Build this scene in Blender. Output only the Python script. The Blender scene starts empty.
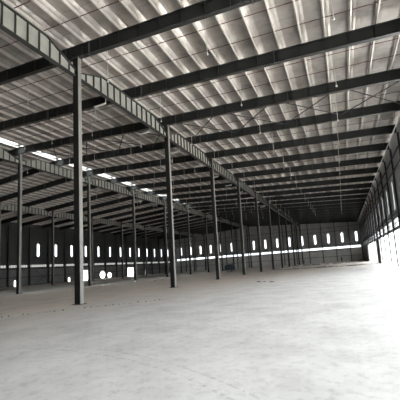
import bpy, bmesh, math, random
from mathutils import Vector, Matrix

random.seed(7)
scene = bpy.context.scene
col = scene.collection

# ---------------------------------------------------------------- camera
YAW, PITCH, ROLL = 0.35772, 0.112965, 0.0676966
F0 = Vector((-math.sin(YAW), math.cos(YAW), 0)); R0 = Vector((math.cos(YAW), math.sin(YAW), 0)); U0 = Vector((0, 0, 1))
FW = F0 * math.cos(PITCH) + U0 * math.sin(PITCH)
UP = U0 * math.cos(PITCH) - F0 * math.sin(PITCH)
RT = R0 * math.cos(ROLL) - UP * math.sin(ROLL)
UP = R0 * math.sin(ROLL) + UP * math.cos(ROLL)
cd = bpy.data.cameras.new('camera'); cam = bpy.data.objects.new('camera', cd); col.objects.link(cam)
m = Matrix((RT, UP, -FW)).transposed().to_4x4(); m.translation = Vector((0, 0, 1.6)); cam.matrix_world = m
cd.sensor_width = 36; cd.lens = 296.336 / 400 * 36
cd.shift_x = -30.07 / 400; cd.shift_y = 31.105 / 400
cd.clip_start = 0.05; cd.clip_end = 2000
scene.camera = cam

# ---------------------------------------------------------------- world, sun, exposure
SKY = 1.0; SUN = 5.0; EXPOSURE = 2.75
w = bpy.data.worlds.new('world'); scene.world = w; w.use_nodes = True
bg = w.node_tree.nodes['Background']; bg.inputs[0].default_value = (0.93, 0.97, 1.0, 1); bg.inputs[1].default_value = SKY
sd = bpy.data.lights.new('sun', 'SUN'); sun = bpy.data.objects.new('sun', sd); col.objects.link(sun)
sd.energy = SUN; sd.angle = math.radians(20); sd.color = (1, 0.97, 0.92)
sun.rotation_euler = Vector((-0.03, -0.75, 1.0)).to_track_quat('Z', 'Y').to_euler()
sun.location = (0, -80, 60)
vs = scene.view_settings
vs.view_transform = 'Standard'; vs.look = 'None'; vs.gamma = 1; vs.use_curve_mapping = False; vs.exposure = EXPOSURE
scene.cycles.use_denoising = True
scene.cycles.max_bounces = 10; scene.cycles.diffuse_bounces = 6; scene.cycles.transparent_max_bounces = 12
scene.cycles.sample_clamp_indirect = 6

# ---------------------------------------------------------------- dimensions
XA, XB, XC, XW, XR = -13.8, -33.2, -52.6, -69.2, 6.26
Y0, DY, YF, YN = 12.53, 4.86, 111.5, -6.0
def zb(X):                                  # underside of the rafters
    return 13.33 + .062 * (XR - X) if X > XB else 13.33 + .062 * (XR - XB) - .062 * (XB - X)
RD = .78                                    # rafter depth
def zt(X): return zb(X) + RD
PH = .28                                    # purlin height
def fy(j): return Y0 + j * DY
ORD = ['first', 'second', 'third', 'fourth', 'fifth', 'sixth', 'seventh', 'eighth', 'ninth', 'tenth', 'eleventh', 'twelfth', 'thirteenth',
       'fourteenth', 'fifteenth', 'sixteenth', 'seventeenth', 'eighteenth', 'nineteenth', 'twentieth', 'twenty-first', 'twenty-second',
       'twenty-third', 'twenty-fourth', 'twenty-fifth', 'twenty-sixth', 'twenty-seventh', 'twenty-eighth']

# ---------------------------------------------------------------- materials
def mat(name, rgb, rough=.6, metal=0., noise=0., scale=3., dark=None, spec=.5, bump=0., stretch=(1, 1, 1)):
    m = bpy.data.materials.new(name); m.use_nodes = True
    nt = m.node_tree; b = nt.nodes['Principled BSDF']
    b.inputs['Base Color'].default_value = (*rgb, 1); b.inputs['Roughness'].default_value = rough
    b.inputs['Metallic'].default_value = metal; b.inputs['Specular IOR Level'].default_value = spec
    if noise or bump:
        tc = nt.nodes.new('ShaderNodeTexCoord'); mp = nt.nodes.new('ShaderNodeMapping'); mp.inputs['Scale'].default_value = stretch
        nz = nt.nodes.new('ShaderNodeTexNoise'); nz.inputs['Scale'].default_value = scale; nz.inputs['Detail'].default_value = 6
        nt.links.new(tc.outputs['Object'], mp.inputs[0]); nt.links.new(mp.outputs[0], nz.inputs[0])
        if noise:
            rp = nt.nodes.new('ShaderNodeValToRGB')
            d = dark or tuple(c * (1 - noise) for c in rgb)
            rp.color_ramp.elements[0].position = .35; rp.color_ramp.elements[0].color = (*d, 1)
            rp.color_ramp.elements[1].position = .65; rp.color_ramp.elements[1].color = (*rgb, 1)
            nt.links.new(nz.outputs[0], rp.inputs[0]); nt.links.new(rp.outputs[0], b.inputs['Base Color'])
        if bump:
            bp = nt.nodes.new('ShaderNodeBump'); bp.inputs['Strength'].default_value = bump
            nt.links.new(nz.outputs[0], bp.inputs['Height']); nt.links.new(bp.outputs[0], b.inputs['Normal'])
    return m

M = {}
M['girder'] = mat('grey_primer_paint', (.30, .305, .275), .5, noise=.18, scale=1.5)
M['flange'] = mat('dark_grey_paint', (.05, .052, .049), .55, spec=.3, noise=.2, scale=1.5)
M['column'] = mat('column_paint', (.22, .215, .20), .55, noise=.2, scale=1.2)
M['column_shaded'] = mat('shaded_column_paint', (.02, .021, .0205), .6, spec=.25, noise=.2, scale=1.2)  # column paint darkened: shade of the unlit faces put into the colour
M['rafter'] = mat('rafter_paint', (.024, .026, .0255), .6, spec=.25, noise=.2, scale=1.0)
M['purlin'] = mat('galvanised_purlin', (.74, .71, .67), .45, metal=.4, noise=.2, scale=2.0)
M['glossy'] = mat('glossy_dark_paint', (.025, .026, .0255), .25, spec=.7)
M['rod'] = mat('rust_red_rod', (.09, .04, .033), .7)
M['brace'] = mat('brace_steel', (.03, .03, .03), .6)
M['white'] = mat('white_paint', (.75, .75, .73), .5)
M['pipe'] = mat('pale_conduit', (.55, .55, .52), .5)
M['wallpost'] = mat('wall_post_paint', (.03, .033, .033), .6)
M['dusty'] = mat('dusty_concrete_blocks', (.8, .8, .78), .9, noise=.15, scale=.6)
M['leftlow'] = mat('grey_panel', (.20, .203, .20), .8, noise=.2, scale=.6)
M['rubble'] = mat('broken_concrete', (.45, .43, .40), .95, noise=.4, scale=6)
M['darkrubble'] = mat('dark_offcut', (.07, .065, .06), .9, noise=.3, scale=6)
M['sack'] = mat('pale_sheet', (.72, .71, .69), .8, noise=.15, scale=4)
M['cloth_dark'] = mat('dark_cloth', (.03, .032, .04), .9)
M['skin'] = mat('skin', (.25, .15, .10), .6)
M['hair'] = mat('black_hair', (.01, .01, .01), .7)
M['navy'] = mat('navy_paint', (.02, .03, .055), .4, noise=.3, scale=5)
M['tyre'] = mat('tyre_rubber', (.02, .02, .02), .85, bump=.2, scale=20)
M['helmet'] = mat('white_helmet', (.8, .8, .78), .35)

def foil():                                                   # sagging insulation under the roof sheets, dusty, with laps across
    m = bpy.data.materials.new('roof_insulation'); m.use_nodes = True; nt = m.node_tree; N = nt.nodes; L = nt.links
    b = N['Principled BSDF']; b.inputs['Roughness'].default_value = .42; b.inputs['Metallic'].default_value = .65
    g = N.new('ShaderNodeNewGeometry'); sx = N.new('ShaderNodeSeparateXYZ'); L.new(g.outputs['Position'], sx.inputs[0])
    n1 = N.new('ShaderNodeTexNoise'); n1.inputs['Scale'].default_value = .55; n1.inputs['Detail'].default_value = 8; n1.inputs['Roughness'].default_value = .65
    L.new(g.outputs['Position'], n1.inputs[0])
    rp = N.new('ShaderNodeValToRGB'); rp.color_ramp.elements[0].position = .3; rp.color_ramp.elements[1].position = .62
    rp.color_ramp.elements[0].color = (.27, .245, .225, 1); rp.color_ramp.elements[1].color = (.50, .475, .445, 1)
    L.new(n1.outputs[0], rp.inputs[0])
    # laps between the insulation rolls: thin darker lines across the purlins every 1.2 m
    ma = N.new('ShaderNodeMath'); ma.operation = 'MULTIPLY'; ma.inputs[1].default_value = 1 / 1.2; L.new(sx.outputs['Y'], ma.inputs[0])
    fr = N.new('ShaderNodeMath'); fr.operation = 'FRACT'; L.new(ma.outputs[0], fr.inputs[0])
    lt = N.new('ShaderNodeMath'); lt.operation = 'LESS_THAN'; lt.inputs[1].default_value = .035; L.new(fr.outputs[0], lt.inputs[0])
    mx = N.new('ShaderNodeMix'); mx.data_type = 'RGBA'; mx.inputs['B'].default_value = (.34, .315, .29, 1)
    L.new(lt.outputs[0], mx.inputs['Factor']); L.new(rp.outputs[0], mx.inputs['A']); L.new(mx.outputs['Result'], b.inputs['Base Color'])
    n2 = N.new('ShaderNodeTexNoise'); n2.inputs['Scale'].default_value = 3; n2.inputs['Detail'].default_value = 4; L.new(g.outputs['Position'], n2.inputs[0])
    bp = N.new('ShaderNodeBump'); bp.inputs['Strength'].default_value = .25; bp.inputs['Distance'].default_value = .15
    L.new(n2.outputs[0], bp.inputs['Height']); L.new(bp.outputs[0], b.inputs['Normal'])
    return m
M['foil'] = foil()

def cladding(name, rgb, axis, rough=.45, spec=.5):            # ribbed wall sheet: ribs every 0.3 m along the wall
    m = bpy.data.materials.new(name); m.use_nodes = True; nt = m.node_tree; N = nt.nodes; L = nt.links
    b = N['Principled BSDF']; b.inputs['Roughness'].default_value = rough; b.inputs['Specular IOR Level'].default_value = spec
    g = N.new('ShaderNodeNewGeometry'); sx = N.new('ShaderNodeSeparateXYZ'); L.new(g.outputs['Position'], sx.inputs[0])
    ma = N.new('ShaderNodeMath'); ma.operation = 'MULTIPLY'; ma.inputs[1].default_value = 2 * math.pi / .3; L.new(sx.outputs[axis], ma.inputs[0])
    si = N.new('ShaderNodeMath'); si.operation = 'SINE'; L.new(ma.outputs[0], si.inputs[0])
    bp = N.new('ShaderNodeBump'); bp.inputs['Strength'].default_value = .4; bp.inputs['Distance'].default_value = .03
    L.new(si.outputs[0], bp.inputs['Height']); L.new(bp.outputs[0], b.inputs['Normal'])
    n1 = N.new('ShaderNodeTexNoise'); n1.inputs['Scale'].default_value = .5; n1.inputs['Detail'].default_value = 6; L.new(g.outputs['Position'], n1.inputs[0])
    rp = N.new('ShaderNodeValToRGB'); rp.color_ramp.elements[0].position = .35; rp.color_ramp.elements[1].position = .65
    rp.color_ramp.elements[0].color = (*[c * .75 for c in rgb], 1); rp.color_ramp.elements[1].color = (*rgb, 1)
    L.new(n1.outputs[0], rp.inputs[0]); L.new(rp.outputs[0], b.inputs['Base Color'])
    return m
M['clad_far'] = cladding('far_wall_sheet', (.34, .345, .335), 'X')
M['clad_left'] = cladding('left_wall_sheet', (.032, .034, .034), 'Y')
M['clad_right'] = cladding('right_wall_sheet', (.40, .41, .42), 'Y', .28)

def pane_mat():
    m = bpy.data.materials.new('frosted_pane'); m.use_nodes = True; nt = m.node_tree; N = nt.nodes; L = nt.links
    N.remove(N['Principled BSDF'])
    t = N.new('ShaderNodeBsdfTransparent'); t.inputs[0].default_value = (.42, .43, .44, 1)
    tl = N.new('ShaderNodeBsdfTranslucent'); tl.inputs[0].default_value = (.3, .3, .3, 1)
    mx = N.new('ShaderNodeMixShader'); mx.inputs[0].default_value = .35
    L.new(t.outputs[0], mx.inputs[1]); L.new(tl.outputs[0], mx.inputs[2]); L.new(mx.outputs[0], N['Material Output'].inputs[0])
    return m
M['pane'] = pane_mat()
M['pane_clear'] = pane_mat()
M['pane_clear'].name = 'rooflight_sheet'
for nd in M['pane_clear'].node_tree.nodes:
    if nd.type in ('BSDF_TRANSPARENT', 'BSDF_TRANSLUCENT'): nd.inputs[0].default_value = (.8, .82, .83, 1)
M['pane_dirty'] = pane_mat()
M['pane_dirty'].name = 'dirty_pane'
for nd in M['pane_dirty'].node_tree.nodes:
    if nd.type in ('BSDF_TRANSPARENT', 'BSDF_TRANSLUCENT'): nd.inputs[0].default_value = (.10, .10, .095, 1)

def floor_mat():
    m = bpy.data.materials.new('dusty_concrete_floor'); m.use_nodes = True; nt = m.node_tree; N = nt.nodes; L = nt.links
    b = N['Principled BSDF']; b.inputs['Specular IOR Level'].default_value = .3
    g = N.new('ShaderNodeNewGeometry'); sx = N.new('ShaderNodeSeparateXYZ'); L.new(g.outputs['Position'], sx.inputs[0])
    def noise(s, d=6, r=.6):
        n = N.new('ShaderNodeTexNoise'); n.inputs['Scale'].default_value = s; n.inputs['Detail'].default_value = d; n.inputs['Roughness'].default_value = r
        L.new(g.outputs['Position'], n.inputs[0]); return n.outputs[0]
    def math_(op, a, b_=None):
        n = N.new('ShaderNodeMath'); n.operation = op
        for i, v in enumerate((a, b_)):
            if v is None: continue
            if isinstance(v, (int, float)): n.inputs[i].default_value = v
            else: L.new(v, n.inputs[i])
        return n.outputs[0]
    def ramp(f, p0, c0, p1, c1):
        r = N.new('ShaderNodeValToRGB'); r.color_ramp.elements[0].position = p0; r.color_ramp.elements[1].position = p1
        r.color_ramp.elements[0].color = (*c0, 1); r.color_ramp.elements[1].color = (*c1, 1); L.new(f, r.inputs[0]); return r.outputs[0]
    def mixc(f, a, b_):
        n = N.new('ShaderNodeMix'); n.data_type = 'RGBA'; L.new(f, n.inputs['Factor']); L.new(a, n.inputs['A']) 
        if isinstance(b_, tuple): n.inputs['B'].default_value = (*b_, 1)
        else: L.new(b_, n.inputs['B'])
        return n.outputs['Result']
    conc = ramp(noise(.8, 8, .65), .36, (.50, .49, .475), .58, (.70, .69, .67))
    fine = ramp(noise(6, 8, .7), .38, (.40, .40, .39), .5, (.72, .71, .69))
    c = mixc(math_('MULTIPLY', noise(1.7), .6), conc, fine)
    # brown dust towards the far left of a line across the slab
    t = math_('ADD', math_('MULTIPLY', sx.outputs['X'], -.11), math_('MULTIPLY', sx.outputs['Y'], .035))
    t = math_('ADD', t, math_('MULTIPLY', math_('SUBTRACT', noise(.15), .5), 1.6))
    n = N.new('ShaderNodeMapRange'); n.inputs['From Min'].default_value = 1.1; n.inputs['From Max'].default_value = 2.3; L.new(t, n.inputs['Value'])
    brown = ramp(noise(.6, 8, .6), .3, (.62, .54, .475), .65, (.77, .69, .615))
    c = mixc(n.outputs[0], c, brown)
    # paler concrete apron at the left wall
    edge = math_('ADD', sx.outputs['X'], math_('MULTIPLY', noise(.4), 1.5))
    ax = math_('MULTIPLY', math_('LESS_THAN', edge, -31.0), math_('ADD', .15, math_('MULTIPLY', math_('GREATER_THAN', edge, -44.0), .85)))
    pale = ramp(noise(.9), .3, (.56, .55, .51), .65, (.70, .69, .65))
    c = mixc(math_('MULTIPLY', ax, .85), c, pale)
    # faint curved tyre tracks near the camera
    def track(cx, cy, r, wd):
        dx = math_('SUBTRACT', sx.outputs['X'], cx); dy = math_('SUBTRACT', sx.outputs['Y'], cy)
        d = math_('SQRT', math_('ADD', math_('MULTIPLY', dx, dx), math_('MULTIPLY', dy, dy)))
        k = math_('LESS_THAN', math_('ABSOLUTE', math_('SUBTRACT', d, r)), wd)
        return math_('MULTIPLY', k, math_('GREATER_THAN', noise(9), .5))
    for a in ((-6.5, -4.5, 9.45, .03), (-6.5, -4.5, 9.7, .02)):
        c = mixc(math_('MULTIPLY', track(*a), .35), c, (.33, .32, .31))
    L.new(c, b.inputs['Base Color'])
    L.new(ramp(noise(2), .3, (.45,) * 3, .7, (.75,) * 3), b.inputs['Roughness'])
    bp = N.new('ShaderNodeBump'); bp.inputs['Strength'].default_value = .15; L.new(noise(12), bp.inputs['Height']); L.new(bp.outputs[0], b.inputs['Normal'])
    return m
M['floor'] = floor_mat()
M['ground'] = mat('yard_gravel', (.72, .70, .67), .9, noise=.2, scale=.4)

# ---------------------------------------------------------------- helpers
class MB:
    def __init__(s): s.v = []; s.f = []
    def quadbox(s, P):                      # 8 corners: bottom ring 0-3, top ring 4-7
        n = len(s.v); s.v += [tuple(p) for p in P]
        s.f += [tuple(n + i for i in q) for q in ((3, 2, 1, 0), (4, 5, 6, 7), (0, 1, 5, 4), (1, 2, 6, 5), (2, 3, 7, 6), (3, 0, 4, 7))]
    def box(s, x0, x1, y0, y1, z0, z1):
        s.quadbox([(x0, y0, z0), (x1, y0, z0), (x1, y1, z0), (x0, y1, z0), (x0, y0, z1), (x1, y0, z1), (x1, y1, z1), (x0, y1, z1)])
    def slab(s, pts, y0, y1):               # a bar along X: list of (x, zlow, zhigh), extruded from y0 to y1
        n = len(s.v)
        for x, a, b in pts: s.v += [(x, y0, a), (x, y1, a), (x, y1, b), (x, y0, b)]
        for i in range(len(pts) - 1):
            p = n + 4 * i; q = p + 4
            for k in range(4): l = (k + 1) % 4; s.f.append((p + k, p + l, q + l, q + k)[::-1])
        e = n + 4 * (len(pts) - 1)
        s.f += [(n, n + 1, n + 2, n + 3), (e + 3, e + 2, e + 1, e)]
    def slaby(s, pts, x0, x1):              # a bar along Y: list of (y, zlow, zhigh)
        n = len(s.v)
        for y, a, b in pts: s.v += [(x0, y, a), (x1, y, a), (x1, y, b), (x0, y, b)]
        for i in range(len(pts) - 1):
            p = n + 4 * i; q = p + 4
            for k in range(4): l = (k + 1) % 4; s.f.append((p + k, p + l, q + l, q + k))
        e = n + 4 * (len(pts) - 1)
        s.f += [(n + 3, n + 2, n + 1, n), (e, e + 1, e + 2, e + 3)]
    def tube(s, a, b, r, seg=6, r2=None):
        a = Vector(a); b = Vector(b); r2 = r if r2 is None else r2
        d = (b - a).normalized(); u = d.orthogonal().normalized(); v = d.cross(u); n = len(s.v)
        for c, rr in ((a, r), (b, r2)):
            for i in range(seg):
                t = 2 * math.pi * i / seg; s.v.append(tuple(c + (u * math.cos(t) + v * math.sin(t)) * rr))
        for i in range(seg):
            j = (i + 1) % seg; s.f.append((n + i, n + j, n + seg + j, n + seg + i))
        s.f += [tuple(n + i for i in range(seg))[::-1], tuple(n + seg + i for i in range(seg))]
    def ball(s, c, r, sc=(1, 1, 1), seg=10, rings=6):
        n = len(s.v); c = Vector(c)
        for i in range(rings + 1):
            t = math.pi * i / rings
            for k in range(seg):
                q = 2 * math.pi * k / seg
                s.v.append((c.x + r * sc[0] * math.sin(t) * math.cos(q), c.y + r * sc[1] * math.sin(t) * math.sin(q), c.z + r * sc[2] * math.cos(t)))
        for i in range(rings):
            for k in range(seg):
                l = (k + 1) % seg; s.f.append((n + i * seg + k, n + (i + 1) * seg + k, n + (i + 1) * seg + l, n + i * seg + l))
    def build(s, name, m, parent=None, bevel=0, smooth=False, loc=None):
        me = bpy.data.meshes.new(name); me.from_pydata(s.v, [], s.f); me.update()
        bm = bmesh.new(); bm.from_mesh(me); bmesh.ops.remove_doubles(bm, verts=bm.verts, dist=1e-5)
        bmesh.ops.recalc_face_normals(bm, faces=bm.faces); bm.to_mesh(me); bm.free()
        if smooth:
            for p in me.polygons: p.use_smooth = True
        me.materials.append(m)
        o = bpy.data.objects.new(name, me); col.objects.link(o)
        if parent: o.parent = parent
        if loc: o.location = loc
        if bevel:
            b = o.modifiers.new('bevel', 'BEVEL'); b.width = bevel; b.segments = 2; b.limit_method = 'ANGLE'
        return o
def tag(o, label=None, cat=None, group=None, kind=None):
    if label: o['label'] = label
    if cat: o['category'] = cat
    if group: o['group'] = group
    if kind: o['kind'] = kind
    return o
def empty(name, loc, rz=0):
    o = bpy.data.objects.new(name, None); o.empty_display_size = .3; col.objects.link(o); o.location = loc; o.rotation_euler.z = rz; return o
KIDS = {}
def kid(o): KIDS.setdefault(o.parent.name, []).append(o); return o
def copy_tree(o, loc, rz=None):
    c = o.copy(); col.objects.link(c); c.location = loc
    if rz is not None: c.rotation_euler.z = rz
    for ch in list(o.children):
        d = ch.copy(); col.objects.link(d); d.parent = c
        for g in list(ch.children):
            e = g.copy(); col.objects.link(e); e.parent = d
    return c

def polygon_wall(name, outer, holes, fn, normal, thick, m, kind='structure'):
    """flat wall with holes; outer and holes are lists of (u, v); fn maps (u, v) to a point; normal = outward direction"""
    bm = bmesh.new(); edges = []
    for loop in [outer] + holes:
        vs_ = [bm.verts.new(fn(u, v)) for u, v in loop]
        for i in range(len(vs_)): edges.append(bm.edges.new((vs_[i], vs_[(i + 1) % len(vs_)])))
    bmesh.ops.triangle_fill(bm, use_beauty=True, use_dissolve=False, edges=edges)
    r = bmesh.ops.extrude_face_region(bm, geom=list(bm.faces))
    bmesh.ops.translate(bm, verts=[e for e in r['geom'] if isinstance(e, bmesh.types.BMVert)], vec=Vector(normal) * thick)
    bmesh.ops.recalc_face_normals(bm, faces=bm.faces)
    me = bpy.data.meshes.new(name); bm.to_mesh(me); bm.free(); me.materials.append(m)
    o = bpy.data.objects.new(name, me); col.objects.link(o)
    if kind: o['kind'] = kind
    return o
def pill(u, v0, v1, wd, seg=8):
    r = wd / 2; P = []
    for i in range(seg + 1): t = math.pi * i / seg; P.append((u + r * math.cos(t), v1 - r + r * math.sin(t)))
    for i in range(seg + 1): t = math.pi + math.pi * i / seg; P.append((u + r * math.cos(t), v0 + r + r * math.sin(t)))
    return P
def rect(a, b, c, d): return [(a, c), (b, c), (b, d), (a, d)]
def disc(u, v, r, seg=16): return [(u + r * math.cos(2 * math.pi * i / seg), v + r * math.sin(2 * math.pi * i / seg)) for i in range(seg)]

# ---------------------------------------------------------------- ground and floor
g = MB(); g.box(-400, 400, -300, 500, -.6, -.12); tag(g.build('ground', M['ground']), kind='structure')
g = MB(); g.box(XW - .3, XR + .3, YN - .3, YF + .3, -.5, 0); tag(g.build('floor', M['floor']), kind='structure')

# ---------------------------------------------------------------- roof skin (sagging insulation between purlins)
PS = 1.35
px = []                                                       # purlin positions
x = XR - .55
while x > XW + .3: px.append(x); x -= PS
SKW = .95                                                    # ridge rooflight width
sk0, sk1 = XB - .35, XB - .35 + SKW                            # open strip at the ridge
px = [p for p in px if not (sk0 - .2 < p < sk1 + .2)] + [sk0 - .12, sk1 + .12]
px.sort(reverse=True)
def roof_piece(xs, name):
    v = []; f = []
    prof = []
    for a, b in zip(xs[:-1], xs[1:]):
        k = min(1, abs(b - a) / PS)                          # the quilt rises steeply beside one purlin and falls slowly to the next
        for t, h in ((0, 0), (.05, .13), (.12, .18), (.5, .215), (.74, .235), (.84, .19), (.93, .07)):
            X = a + (b - a) * t; prof.append((X, zt(X) + PH + .005 + h * k))
    prof.append((xs[-1], zt(xs[-1]) + PH + .005))
    ys = [YN - .3] + [fy(j) for j in range(-2, 21)] + [YF + .3]
    top = [(X, zt(X) + PH + .30) for X, _ in prof]
    for y in ys:
        for X, Z in prof: v.append((X, y, Z))
        for X, Z in top: v.append((X, y, Z))
    n = len(prof)
    for r in range(len(ys) - 1):
        for i in range(n - 1):
            a = r * 2 * n + i; b = a + 2 * n
            f.append((a, a + 1, b + 1, b)); f.append((a + n, b + n, b + n + 1, a + n + 1))
        for i in (0, n - 1):
            a = r * 2 * n + i; b = a + 2 * n; f.append((a, a + n, b + n, b))
    me = bpy.data.meshes.new(name); me.from_pydata(v, [], f)
    for p in me.polygons: p.use_smooth = False
    me.materials.append(M['foil']); o = bpy.data.objects.new(name, me); col.objects.link(o); o['kind'] = 'structure'
    return o
roof_piece([XR + .35] + [p for p in px if p > sk1] + [sk1], 'ceiling')
roof_piece([sk0] + [p for p in px if p < sk0] + [XW - .35], 'ceiling')

# ridge rooflights, one per bay
for j in range(-1, 10):
    y0, y1 = fy(j) + .12, min(fy(j + 1), YF) - .12
    if y1 - y0 < 1: continue
    b = MB(); z = zt(XB) + PH + .05
    b.quadbox([(sk0 + .02, y0, zt(sk0) + PH + .05), (XB, y0, z + .12), (XB, y1, z + .12), (sk0 + .02, y1, zt(sk0) + PH + .05),
               (sk0 + .02, y0, zt(sk0) + PH + .08), (XB, y0, z + .15), (XB, y1, z + .15), (sk0 + .02, y1, zt(sk0) + PH + .08)])
    b.quadbox([(XB, y0, z + .12), (sk1 - .02, y0, zt(sk1) + PH + .05), (sk1 - .02, y1, zt(sk1) + PH + .05), (XB, y1, z + .12),
               (XB, y0, z + .15), (sk1 - .02, y0, zt(sk1) + PH + .08), (sk1 - .02, y1, zt(sk1) + PH + .08), (XB, y1, z + .15)])
    o = b.build('rooflight', M['pane_clear'])
    tag(o, f'bright frosted ridge rooflight in the {ORD[j + 1]} bay counted from the camera', 'rooflight', 'rooflights along the ridge')
    b = MB(); b.box(XB - .4, XB + .95, y1, y1 + .24, zt(sk0) + PH, zt(XB) + PH + .2); fr = b.build('curb', M['flange'], o)

b = MB(); b.box(sk0 - .1, sk1 + .1, fy(10) + .1, YF + .3, zt(XB) + PH + .02, zt(XB) + PH + .1); b.build('ceiling', M['foil'])['kind'] = 'structure'
b = MB(); b.box(sk0 - .1, sk1 + .1, YN - .3, fy(-1), zt(XB) + PH + .02, zt(XB) + PH + .1); b.build('ceiling', M['foil'])['kind'] = 'structure'

# ---------------------------------------------------------------- walls
HW0, HW1 = 6.65, 10.2                                          # pill windows
def wall_frame(o, name, n, u, fn, m=None): ...
winno = [0]
def add_window(poly, fn, normal, label_kind, pm='pane'):
    winno[0] += 1
    fr_in = poly; cu = sum(p[0] for p in poly) / len(poly); cv = sum(p[1] for p in poly) / len(poly)
    hu = max(p[0] for p in poly) - cu; hv = max(p[1] for p in poly) - cv
    out = [(cu + (p[0] - cu) * (hu + .07) / hu, cv + (p[1] - cv) * (hv + .07) / hv) for p in poly]
    b = MB(); k = len(poly); N = Vector(normal); 
    for ring, off in ((out, -.04), (fr_in, -.04), (fr_in, .02), (out, .02)):
        b.v += [tuple(Vector(fn(*p)) + N * off) for p in ring]
    for q in range(4):
        for i in range(k):
            j = (i + 1) % k; a = q * k; c = ((q + 1) % 4) * k
            b.f.append((a + i, a + j, c + j, c + i))
    o = b.build(f'window_{winno[0]}', M['wallpost']); o['kind'] = 'structure'
    p = MB(); p.v = [tuple(Vector(fn(*q)) + N * .08) for q in poly]; p.f = [tuple(range(k))]
    me = bpy.data.meshes.new('pane'); me.from_pydata(p.v, [], p.f); me.materials.append(M[pm])
    po = bpy.data.objects.new('pane', me); col.objects.link(po); po.parent = o
    return o
def add_band(a, b_, z0, z1, fn, normal, nm, pm='pane'):
    """one bay of the horizontal window band, with mullions"""
    o = add_window(rect(a, b_, z0, z1), fn, normal, '', pm)
    b = MB(); N = Vector(normal)
    for i in range(1, nm):
        u = a + (b_ - a) * i / nm
        A = Vector(fn(u - .025, z0)); B = Vector(fn(u + .025, z1)) 
        P = [Vector(fn(u - .03, z0)) - N * .03, Vector(fn(u + .03, z0)) - N * .03, Vector(fn(u + .03, z0)) + N * .03, Vector(fn(u - .03, z0)) + N * .03]
        Q = [p + Vector((0, 0, z1 - z0)) for p in P]; b.quadbox(P + Q)
    zc = (z0 + z1) / 2
    P = [Vector(fn(a, zc - .02)) - N * .03, Vector(fn(b_, zc - .02)) - N * .03, Vector(fn(b_, zc - .02)) + N * .03, Vector(fn(a, zc - .02)) + N * .03]
    b.quadbox(P + [p + Vector((0, 0, .04)) for p in P])
    b.build('mullion', M['wallpost'], o)
    return o

# far wall
fnF = lambda u, v: (u, YF, v)
far_w = [4.88 - 4.6345 * n for n in range(16)]
holes = []; FB0, FB1 = 4.7, 5.45
for u in far_w: holes.append(pill(u, HW0 + .15, HW1 + .05, .78))
bands = [(max(u - 2.15, XW + .3), min(u + 2.15, XR - .3)) for u in far_w]
for a, b_ in bands: holes.append(rect(a, b_, FB0, FB1))
outer = [(XW, 4.3), (XR, 4.3), (XR, zt(XR) + .2), (XB, zt(XB) + .2), (XW, zt(XW) + .2)]
wf = polygon_wall('wall_far', outer, holes, fnF, (0, 1, 0), .15, M['clad_far'])
b = MB(); b.box(XW, XR, YF - .12, YF + .2, 0, 4.31); lw = b.build('wall_far_lower', M['dusty']); lw['kind'] = 'structure'
for h in holes[:len(far_w)]: add_window(h, fnF, (0, 1, 0), '')
for a, b_ in bands: add_band(a, b_, FB0, FB1, fnF, (0, 1, 0), 4)

# left wall
fnL = lambda u, v: (XW, u, v)
left_w = [50.97 + 4.776 * n for n in range(-9, 13)]
holes = [pill(u, HW0, HW1 - .35, .75) for u in left_w]
LB0, LB1 = 4.2, 4.75
lb = [(u - 2.2, u + 2.2) for u in left_w if u > 20]
holes += [rect(a, b_, LB0, LB1) for a, b_ in lb]
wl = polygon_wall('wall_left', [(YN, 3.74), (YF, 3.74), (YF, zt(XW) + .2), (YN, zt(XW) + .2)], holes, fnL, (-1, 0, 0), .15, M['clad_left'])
for h in holes[:len(left_w)]: add_window(h, fnL, (-1, 0, 0), '')
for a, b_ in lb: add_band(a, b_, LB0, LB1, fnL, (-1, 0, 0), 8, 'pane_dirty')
# lower left wall: door openings and two round openings
doors = [(45.4, 45.8, 1.3), (59.4, 60.0, 1.1), (64.2, 66.0, 2.8), (82.9, 86.0, 2.9), (92, 92.6, 1.9)]
outer = [(YN, 0)]
for a, b_, h in sorted(doors): outer += [(a, 0), (a, h), (b_, h), (b_, 0)]
outer += [(YF, 0), (YF, 3.75), (YN, 3.75)]
polygon_wall('wall_left_lower', outer, [disc(71.6, 1.25, 1.1), disc(74.5, .95, .85)], fnL, (-1, 0, 0), .2, M['leftlow'])

# right wall
fnR = lambda u, v: (XR, u, v)
RY = fy(4) + .3                                               # nearer than this, an unseen opening is added to brighten roof and floor
right_w = [fy(j) + DY / 2 for j in range(5, 20)]
holes = [pill(u, HW0, HW1, .95) for u in right_w]
rb = [(u - 2.2, u + 2.2) for u in right_w]
holes += [rect(a, b_, 4.75, 5.75) for a, b_ in rb]
wr = polygon_wall('wall_right', [(RY, 4.35), (YF, 4.35), (YF, zt(XR) + .2), (YN, zt(XR) + .2), (YN, 9.5), (RY, 9.5)], holes, fnR, (1, 0, 0), .15, M['clad_right'])
for h in holes[:len(right_w)]: add_window(h, fnR, (1, 0, 0), '')
for a, b_ in rb: add_band(a, b_, 4.75, 5.75, fnR, (1, 0, 0), 4)
for a, b_ in ((59.4, 65.6), (85.2, YF)):
    q = MB(); q.box(XR, XR + .2, a, b_, 0, 4.36); q.build('wall_right_lower', M['clad_right'])['kind'] = 'structure'
# rear wall behind the camera
b = MB(); b.box(XW, XR, YN - .2, YN, 0, zt(XB)); b.build('wall_rear', M['clad_left'])['kind'] = 'structure'

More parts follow.
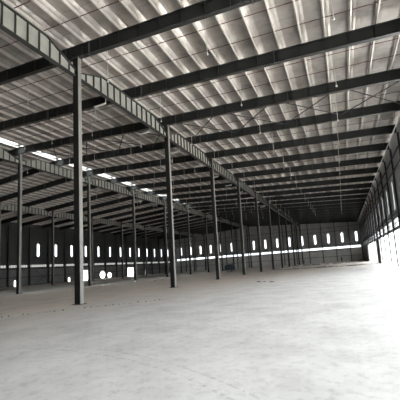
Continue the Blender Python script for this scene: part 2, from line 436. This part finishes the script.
# wall girts (continuous rails on the inside)
def girts(levels, box, wall):
    for z in levels:
        b = MB(); b.box(*box(z)); b.build('girt', M['wallpost'], wall)
girts((2.0, 4.35, 6.1, 10.9, 12.4), lambda z: (XW + .2, XR - .2, YF - .22, YF - .125, z, z + .12), wf)
girts((1.9, 3.75, 5.6, 10.6, 12.0), lambda z: (XW + .01, XW + .16, YN, YF, z, z + .14), wl)
girts((4.4, 6.2, 10.7, 12.1), lambda z: (XR - .14, XR - .01, RY, YF, z, z + .12), wr)

# ---------------------------------------------------------------- wall posts
def hsec(b, x, y, z0, z1, dx, dy, along='x', tf=.02):
    """H section: flanges at +-dx/2 (faces towards +-x), width dy"""
    if along == 'x':
        b.box(x - dx / 2, x - dx / 2 + tf, y - dy / 2, y + dy / 2, z0, z1); b.box(x + dx / 2 - tf, x + dx / 2, y - dy / 2, y + dy / 2, z0, z1)
        b.box(x - dx / 2 + tf, x + dx / 2 - tf, y - tf / 2, y + tf / 2, z0, z1)
    else:
        b.box(x - dx / 2, x + dx / 2, y - dy / 2, y - dy / 2 + tf, z0, z1); b.box(x - dx / 2, x + dx / 2, y + dy / 2 - tf, y + dy / 2, z0, z1)
        b.box(x - tf / 2, x + tf / 2, y - dy / 2 + tf, y + dy / 2 - tf, z0, z1)
n = 0
for u in far_w[:-1]:
    X = u - 2.317; b = MB(); hsec(b, X, YF - .42, 0, zb(X) + .1, .25, .36, 'y')
    tag(b.build('wall_post', M['wallpost']), f'dark far wall post, {ORD[n]} from the right wall', 'post', 'posts of the far wall'); n += 1
n = 0
for u in left_w:
    Y = u + 2.388
    if Y < 36 or Y > YF - 1: continue
    b = MB(); hsec(b, XW + .36, Y, 0, zb(XW) + .1, .36, .28, 'x')
    tag(b.build('wall_post', M['wallpost']), f'dark left wall post, {ORD[n]} from the near end of the visible wall', 'post', 'posts of the left wall'); n += 1
n = 0
for j in range(-3, 21):
    b = MB(); hsec(b, XR - .10, fy(j), 0, zb(XR - .15) + (.0), .18, .16, 'x')
    if j < 4: tag(b.build('wall_post', M['wallpost']), f'dark right wall post out of the open side, {ORD[j + 3]} behind the frame edge', 'post', 'posts of the right wall')
    else:
        tag(b.build('wall_post', M['wallpost']), f'dark right wall post, {ORD[n]} counted towards the far wall', 'post', 'posts of the right wall'); n += 1
# eave strut on the right wall
b = MB(); b.box(XR - .62, XR - .54, YN, YF - .7, zb(XR) - .17, zb(XR) - .09)
tag(b.build('eave_pipe', M['pipe']), 'long pale pipe running along the top of the right wall under the rafter ends', 'pipe')

# ---------------------------------------------------------------- columns
def make_column(h):
    r = empty('steel_column', (0, 0, 0))
    b = MB(); b.box(-.18, .18, -.012, .012, .03, h); b.build('web', M['column_shaded'], r)
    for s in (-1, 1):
        b = MB(); b.box(.18 if s > 0 else -.21, .21 if s > 0 else -.18, -.115, .115, .03, h); b.build('flange', M['column'] if s > 0 else M['column_shaded'], r)  # left flange painted in the shaded tone, right flange in plain column paint
    # plates added over front and back, carrying the recessed web's shade as colour
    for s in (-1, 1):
        b = MB(); b.box(-.18, .18, s * .105 - .006, s * .105 + .006, .03, h); b.build('shade_plate', M['column_shaded'], r)
    b = MB(); b.box(-.30, .30, -.24, .24, 0, .03); b.build('base_plate', M['flange'], r)
    b = MB(); b.box(-.26, .26, -.19, .19, h, h + .03); b.build('cap_plate', M['flange'], r)
    return r
ROWS = ((XA, -1, 11, 'row nearest the right wall'), (XB, 0, 11, 'middle row under the ridge'), (XC, 1, 11, 'row nearest the left wall'))
for X, k0, k1, where in ROWS:
    proto = None
    for k in range(k0, k1):
        Y = fy(2 * k)
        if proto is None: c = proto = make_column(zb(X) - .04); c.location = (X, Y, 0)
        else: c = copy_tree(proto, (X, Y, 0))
        tag(c, f'slim dark steel column, {ORD[k - k0]} from the camera end in the {where}', 'column', f'columns of the {where}')

# ---------------------------------------------------------------- jack girders between the columns
def make_girder(z):
    """spans from y=0 to 2*DY; z is the rafter underside above it"""
    r = empty('jack_girder', (0, 0, 0)); Ls = 2 * DY; H = 1.24; e = .42; t = 2.0
    def top(y):
        d = min(y, Ls - y)
        return z - .03 if d > t else z - H + e + (H - e - .03) * max(0, d - .2) / (t - .2)
    ys = [.2, t, Ls - t, Ls - .2]
    b = MB(); b.slaby([(y, z - H + .03, top(y) - .03) for y in ys], -.01, .01); b.build('web', M['girder'], r)
    b = MB(); b.slaby([(y, z - H, z - H + .03) for y in (.2, Ls - .2)], -.15, .15); b.build('bottom_flange', M['flange'], r)
    b = MB(); b.slaby([(y, top(y) - .03, top(y)) for y in ys], -.15, .15); b.build('top_flange', M['flange'], r)
    n = 16
    for i in range(1, n):
        y = i * Ls / n; b = MB(); 
        b.box(.01, .13, y - .015, y + .015, z - H + .03, top(y) - .035); b.build('stiffener', M['flange'], r)
    return r
for X, k0, k1, where in ROWS:
    proto = None
    for k in range(k0, k1 - 1):
        Y = fy(2 * k)
        if proto is None: c = proto = make_girder(zb(X)); c.location = (X, Y, 0)
        else: c = copy_tree(proto, (X, Y, 0))
        tag(c, f'ribbed grey girder, {ORD[k - k0]} span from the camera end over the {where}', 'girder', f'girders over the {where}')

# ---------------------------------------------------------------- rafters
def make_rafter(y, j, on_col):
    r = empty('roof_rafter', (0, y, 0)); xl, xr = XW + .56, XR - .16
    def low(X):
        h = 0
        return zb(X) - h
    xs = sorted({xl, XC, XB, XA, xr})
    b = MB(); b.slab([(X, low(X) + .03, zt(X) - .03) for X in xs], -.008, .008); b.build('web', M['rafter'], r)
    b = MB(); b.slab([(X, low(X), low(X) + .03) for X in xs], -.12, .12); b.build('bottom_flange', M['glossy'], r)
    b = MB(); b.slab([(X, zt(X) - .03, zt(X)) for X in xs], -.12, .12); b.build('top_flange', M['rafter'], r)
    if j < 6:
        X = xr - .5
        while X > -36:
            b = MB(); b.box(X - .01, X + .01, -.11, -.008, low(X) + .032, zt(X) - .032); b.build('stiffener', M['rafter'], r); X -= 1.35
    for X in (XA, -3.8, -23.5, -43):                           # bolted splice plates
        b = MB(); b.box(X + 1.0, X + 1.05, -.13, .13, low(X + 1) - .06, zt(X + 1) + .02); b.build('splice_plate', M['flange'], r)
    return r
for j in range(-1, 21):
    tag(make_rafter(fy(j), j, j % 2 == 0), f'dark steel roof rafter crossing the hall, {ORD[j + 1]} counted from the camera towards the far wall', 'rafter', 'roof rafters across the hall')

# ---------------------------------------------------------------- purlins (Z sections along the hall)
n = 0
for X in px:
    z0 = zt(X); b = MB(); a, c = 2.5, YF - .2
    b.box(X - .005, X + .005, a, c, z0, z0 + PH)
    b.box(X + .005, X + .07, a, c, z0, z0 + .006)
    b.box(X - .07, X - .005, a, c, z0 + PH - .006, z0 + PH)
    o = b.build('roof_purlin', M['purlin'])
    tag(o, f'thin galvanised roof purlin running the length of the hall, {(ORD + ["twenty-ninth", "thirtieth", "thirty-first"])[n if X > XB else len(px) - 1 - n]} from the {"right" if X > XB else "left"} wall', 'purlin', 'roof purlins'); n += 1
# sag rods across, two per bay
n = 0
for j in range(-1, 20):
    for t in (1 / 3, 2 / 3):
        y = fy(j) + DY * t; b = MB()
        for xs in ((XR - .3, XB), (XB, XW + .3)):
            b.tube((xs[0], y, zt(xs[0]) + .03), (xs[1], y, zt(xs[1]) + .03), .022, 5)
        tag(b.build('sag_rod', M['rod']), f'thin red roof tie rod, {"nearer" if t < .5 else "farther"} of two in the {ORD[j + 1]} bay', 'tie rod', 'tie rods under the roof')

# roof cross bracing in two bays
def brace_bay(j, word, xs):
    for i in range(len(xs) - 1):
        a, c = xs[i], xs[i + 1]
        r = empty('roof_brace', ((a + c) / 2, fy(j) + DY / 2, 0)); ox, oy = r.location.x, r.location.y
        for p, q in ((a, c), (c, a)):
            b = MB(); b.tube((p - ox, .15 - DY / 2, zb(p) + .42), (q - ox, DY / 2 - .15, zb(q) + .36 + (.06 if p < q else 0)), .045, 6)
            b.build('diagonal', M['brace'], r)
        tag(r, f'crossed roof bracing {word}, {ORD[i]} cross from the right wall', 'bracing', f'crossed bracing {word}')
brace_bay(2, 'between the fourth and fifth rafters', [5.8, 1.0, -3.9, -8.8, -13.7, -18.6, -23.4, -28.3, -33.1])
brace_bay(9, 'between two rafters halfway down the hall', [5.8, 1.0, -3.9, -8.8, -13.7])

# ---------------------------------------------------------------- hanging rods and lamps
def make_drop():
    r = empty('hanging_rod', (0, 0, 0))
    b = MB(); b.tube((0, 0, .05), (0, 0, 2.45), .017, 6); b.build('rod', M['pipe'], r)
    b = MB(); b.ball((0, 0, 0), .065); b.build('socket', M['pipe'], r, smooth=True)
    return r
proto = None
XL = [(.7, 'above the camera line'), (-5.7, 'midway across the right aisle'), (-12.45, 'just right of the nearest girder'),
      (-19.6, 'left of the nearest girder'), (-24.5, 'midway across the second aisle'), (-28.2, 'just right of the ridge girder'), (-35.2, 'left of the ridge girder')]
for X, where in XL:
    for j in range(0, 13):
        y = 13.6 + 5.44 * j; z = zt(X) - 1.95
        u = ((y - Y0) % DY) / DY                              # keep clear of the rafters and tie rods
        for q in (0, 1 / 3, 2 / 3, 1):
            if abs(u - q) < .05: y += .3
        if proto is None: c = proto = make_drop(); c.location = (X, y, z)
        else: c = copy_tree(proto, (X, y, z))
        tag(c, f'thin white hanging rod {where}, {ORD[j]} from the camera', 'hanging rod', 'white rods hanging from the roof')
def make_lamp():
    r = empty('bracket_lamp', (0, 0, 0))
    b = MB(); b.box(-1.0, 0, -.05, .05, .0, .05); b.build('housing', M['white'], r, bevel=.01)
    b = MB(); b.tube((-.95, 0, -.035), (-.05, 0, -.035), .03, 8); b.build('tube', M['white'], r)
    b = MB(); b.tube((0, 0, .02), (.0, 0, .375), .018, 6); b.build('arm', M['pipe'], r)
    b = MB(); b.tube((-.9, 0, -1.2), (-.9, 0, .01), .015, 6); b.build('drop_pipe', M['pipe'], r)
    return r
proto = None
for X, rowname in ((XA - .13, 'nearest'), (XB - .13, 'ridge')):
    for j in range(0, 10):
        loc = (X, fy(j) + DY / 2, zb(X) - 1.24 - .02 - .0)
        loc = (X, fy(j) + DY / 2, zb(X) - 1.60)
        if proto is None: c = proto = make_lamp(); c.location = loc
        else: c = copy_tree(proto, loc)
        tag(c, f'white tube lamp on a bracket beside the {rowname} girder line, {ORD[j]} from the camera', 'lamp', 'tube lamps beside the girders')

# ---------------------------------------------------------------- left wall cross brace frame
r = empty('wall_brace', (XW + .62, 51.9, 0))
for a, c in ((-2.1, 2.1), (2.1, -2.1)):
    b = MB(); b.tube((0, a, .15), (.0 if a < 0 else .07, c, 3.5), .05, 6); b.build('diagonal', M['wallpost'], r)
b = MB(); b.box(-.06, .04, -2.2, 2.2, .05, .17); b.build('sill', M['wallpost'], r)
tag(r, 'dark crossed bracing low on the left wall between two posts', 'bracing')

# ---------------------------------------------------------------- navy machine on wheels near the middle column row
def machine(x, y, rz):
    r = empty('mobile_compressor', (x, y, 0), rz)
    b = MB(); b.slab([(-1.15, .62, 1.25), (-.95, .55, 1.62), (.1, .55, 1.75), (.85, .55, 1.6), (1.2, .62, 1.2)], -.65, .65); b.build('hood', M['navy'], r, bevel=.04)
    b = MB(); b.box(-1.2, 1.25, -.5, .5, .42, .55); b.build('chassis', M['flange'], r)
    for s in (-1, 1):
        b = MB(); b.tube((.05, s * .62, .33), (.05, s * .84, .33), .33, 18); wv = b.build('wheel', M['tyre'], r, bevel=.03)
        b = MB(); b.tube((.05, s * .84, .33), (.05, s * .86, .33), .16, 12); b.build('hub', M['pipe'], wv)
    b = MB(); b.tube((-1.2, 0, .48), (-2.0, 0, .42), .04); b.tube((-1.2, .35, .48), (-2.0, 0, .42), .03); b.tube((-1.2, -.35, .48), (-2.0, 0, .42), .03); b.build('tow_bar', M['flange'], r)
    b = MB(); b.tube((-1.9, 0, .42), (-1.9, 0, .0), .035); b.build('prop_stand', M['flange'], r)
    b = MB(); b.tube((.6, .3, 1.6), (.6, .3, 2.0), .05, 8); b.build('exhaust', M['flange'], r)
    b = MB(); b.box(-1.19, -1.15, -.3, .3, .8, 1.1); b.build('panel', M['white'], r)
    tag(r, 'dark navy wheeled machine parked between the columns near the far left', 'machine')
machine(-24.2, 63.0, .25)

# ---------------------------------------------------------------- people far down the hall
def person(x, y, rz, label, helmet=False):
    r = empty('person', (x, y, 0), rz)
    J = {'pel': (0, 0, .95), 'waist': (0, 0, 1.1), 'chest': (0, .01, 1.32), 'neck': (0, .0, 1.50), 'head': (0, .02, 1.60),
         'shL': (-.17, 0, 1.42), 'elL': (-.24, .02, 1.14), 'haL': (-.25, .12, .90), 'shR': (.17, 0, 1.42), 'elR': (.24, .02, 1.14), 'haR': (.22, .14, .92),
         'hiL': (-.09, 0, .9), 'knL': (-.11, .04, .5), 'anL': (-.12, -.01, .08), 'toL': (-.13, .15, .05),
         'hiR': (.09, 0, .9), 'knR': (.12, .0, .5), 'anR': (.14, -.04, .08), 'toR': (.15, .12, .05)}
    R = {'pel': .14, 'waist': .13, 'chest': .16, 'neck': .055, 'head': .06, 'shL': .07, 'elL': .045, 'haL': .03, 'shR': .07, 'elR': .045, 'haR': .03,
         'hiL': .095, 'knL': .06, 'anL': .04, 'toL': .035, 'hiR': .095, 'knR': .06, 'anR': .04, 'toR': .035}
    E_ = [('pel', 'waist'), ('waist', 'chest'), ('chest', 'neck'), ('neck', 'head'), ('chest', 'shL'), ('shL', 'elL'), ('elL', 'haL'), ('chest', 'shR'), ('shR', 'elR'), ('elR', 'haR'),
          ('pel', 'hiL'), ('hiL', 'knL'), ('knL', 'anL'), ('anL', 'toL'), ('pel', 'hiR'), ('hiR', 'knR'), ('knR', 'anR'), ('anR', 'toR')]
    ks = list(J); me = bpy.data.meshes.new('body'); me.from_pydata([J[k] for k in ks], [(ks.index(a), ks.index(c)) for a, c in E_], [])
    o = bpy.data.objects.new('body', me); col.objects.link(o); o.parent = r
    o.modifiers.new('skin', 'SKIN'); bm = bmesh.new(); bm.from_mesh(me); bm.verts.ensure_lookup_table()
    lay = bm.verts.layers.skin.verify()
    for i, k in enumerate(ks): bm.verts[i][lay].radius = (R[k], R[k] * .85); bm.verts[i][lay].use_root = (k == 'pel')
    bm.to_mesh(me); bm.free(); me.materials.append(M['cloth_dark'])
    o.modifiers.new('sub', 'SUBSURF').levels = 1
    b = MB(); b.ball((0, .02, 1.66), .105, (.85, 1, 1.15)); b.build('face', M['skin'], r, smooth=True)
    b = MB(); b.ball((0, .0, 1.71), .112, (.9, 1, .85)); b.build('helmet' if helmet else 'hair', M['helmet'] if helmet else M['hair'], r, smooth=True)
    tag(r, label, 'person')
person(-.55, 88.3, 2.6, 'person in dark clothes standing alone on the bright floor before the far wall')
person(-10.9, 89.3, 2.0, 'person in dark clothes with a white helmet standing among the last columns', True)

# ---------------------------------------------------------------- debris
def clod(x, y, s, m, name, label, cat, grp, flat=.5):
    bm = bmesh.new(); bmesh.ops.create_icosphere(bm, subdivisions=1, radius=s)
    for v in bm.verts:
        v.co *= random.uniform(.7, 1.15); v.co.z *= flat
    mn = min(v.co.z for v in bm.verts)
    for v in bm.verts: v.co.z -= mn + s * .04
    me = bpy.data.meshes.new(name); bm.to_mesh(me); bm.free(); me.materials.append(m)
    o = bpy.data.objects.new(name, me); col.objects.link(o); o.location = (x, y, 0); o.rotation_euler.z = random.uniform(0, 6)
    return tag(o, label, cat, grp)
for i in range(34):                                           # dotted line of crumbs across the slab by the first column
    t = i / 33; x = -14.6 + 5.3 * t + random.uniform(-.05, .05); y = 8.3 + 5.3 * t + random.uniform(-.12, .12)
    clod(x, y, random.uniform(.018, .042), M['darkrubble'], 'crumb', 'small dark crumb in the dotted line on the slab near the first column', 'crumb', 'dotted line of dark crumbs', .6)
spots = [(-29.4, 30.3, .28), (-29.0, 36.3, .3), (-25.9, 36.8, .3), (-26.2, 39.0, .25), (-29.6, 59.6, .35), (-34.5, 36.6, .25), (-42.6, 52.3, .4), (-20, 50, .3), (-24, 44, .25)]
for i, (x, y, s) in enumerate(spots):
    clod(x, y, s, M['sack'], 'rubble_chunk', f'pale lump on the brown dusty floor, {ORD[i]} from the camera among the scattered ones', 'rubble', 'pale lumps on the floor', .45)
# low dark offcuts strewn in a line before the far wall
for i in range(26):
    t = i / 25; x = -12.8 + 15.5 * t + random.uniform(-.1, .1); y = 57.2 + .03 * x + (.9, -.9, .0)[i % 3]
    L_, W_, H_ = random.uniform(.5, 1.3), random.uniform(.15, .4), random.uniform(.04, .13)
    b = MB(); b.box(-L_ / 2, L_ / 2, -W_ / 2, W_ / 2, 0, H_); o = b.build('offcut', M['darkrubble'] if random.random() < .6 else M['rubble'])
    o.location = (x, y, 0); o.rotation_euler.z = random.uniform(-.3, .3)
    tag(o, 'small flat offcut lying in the strewn line across the bright floor', 'offcut', 'offcuts strewn across the floor')
for i, (x, y) in enumerate(((-6.3, 24.1), (-5.6, 23.7), (-6.9, 24.6), (5.1, 19.5))):
    clod(x, y, .16, M['darkrubble'], 'dark_clod', ['dark flat clod lying left of the middle of the floor, longest of three', 'dark flat clod at the right end of the small trio', 'dark flat clod at the left end of the small trio',
         'dark flat clod lying near the right edge'][i], 'clod', None, .2).scale = (2.2, .8, 1)
# pale sheets and low stacks before the far wall
random.seed(11)
for i in range(12):
    x = -12.6 + i * 1.35; y = (83.5, 92.8, 86.2, 98.4)[i % 4] + random.uniform(-1, 1); L_, W_ = random.uniform(1, 2.4), random.uniform(.6, 1.2)
    b = MB(); b.box(-L_ / 2, L_ / 2, -W_ / 2, W_ / 2, 0, .1)
    b.box(-L_ / 2 + .1, L_ / 2 - .15, -W_ / 2 + .1, W_ / 2 - .05, .1, .2)
    o = b.build('sheet_stack', M['sack'] if i % 2 else M['rubble']); o.location = (x, y, 0); o.rotation_euler.z = random.uniform(-.2, .2)
    tag(o, f'low stack of flat sheets before the far wall, {ORD[i]} from the left', 'stack', 'low sheet stacks before the far wall')
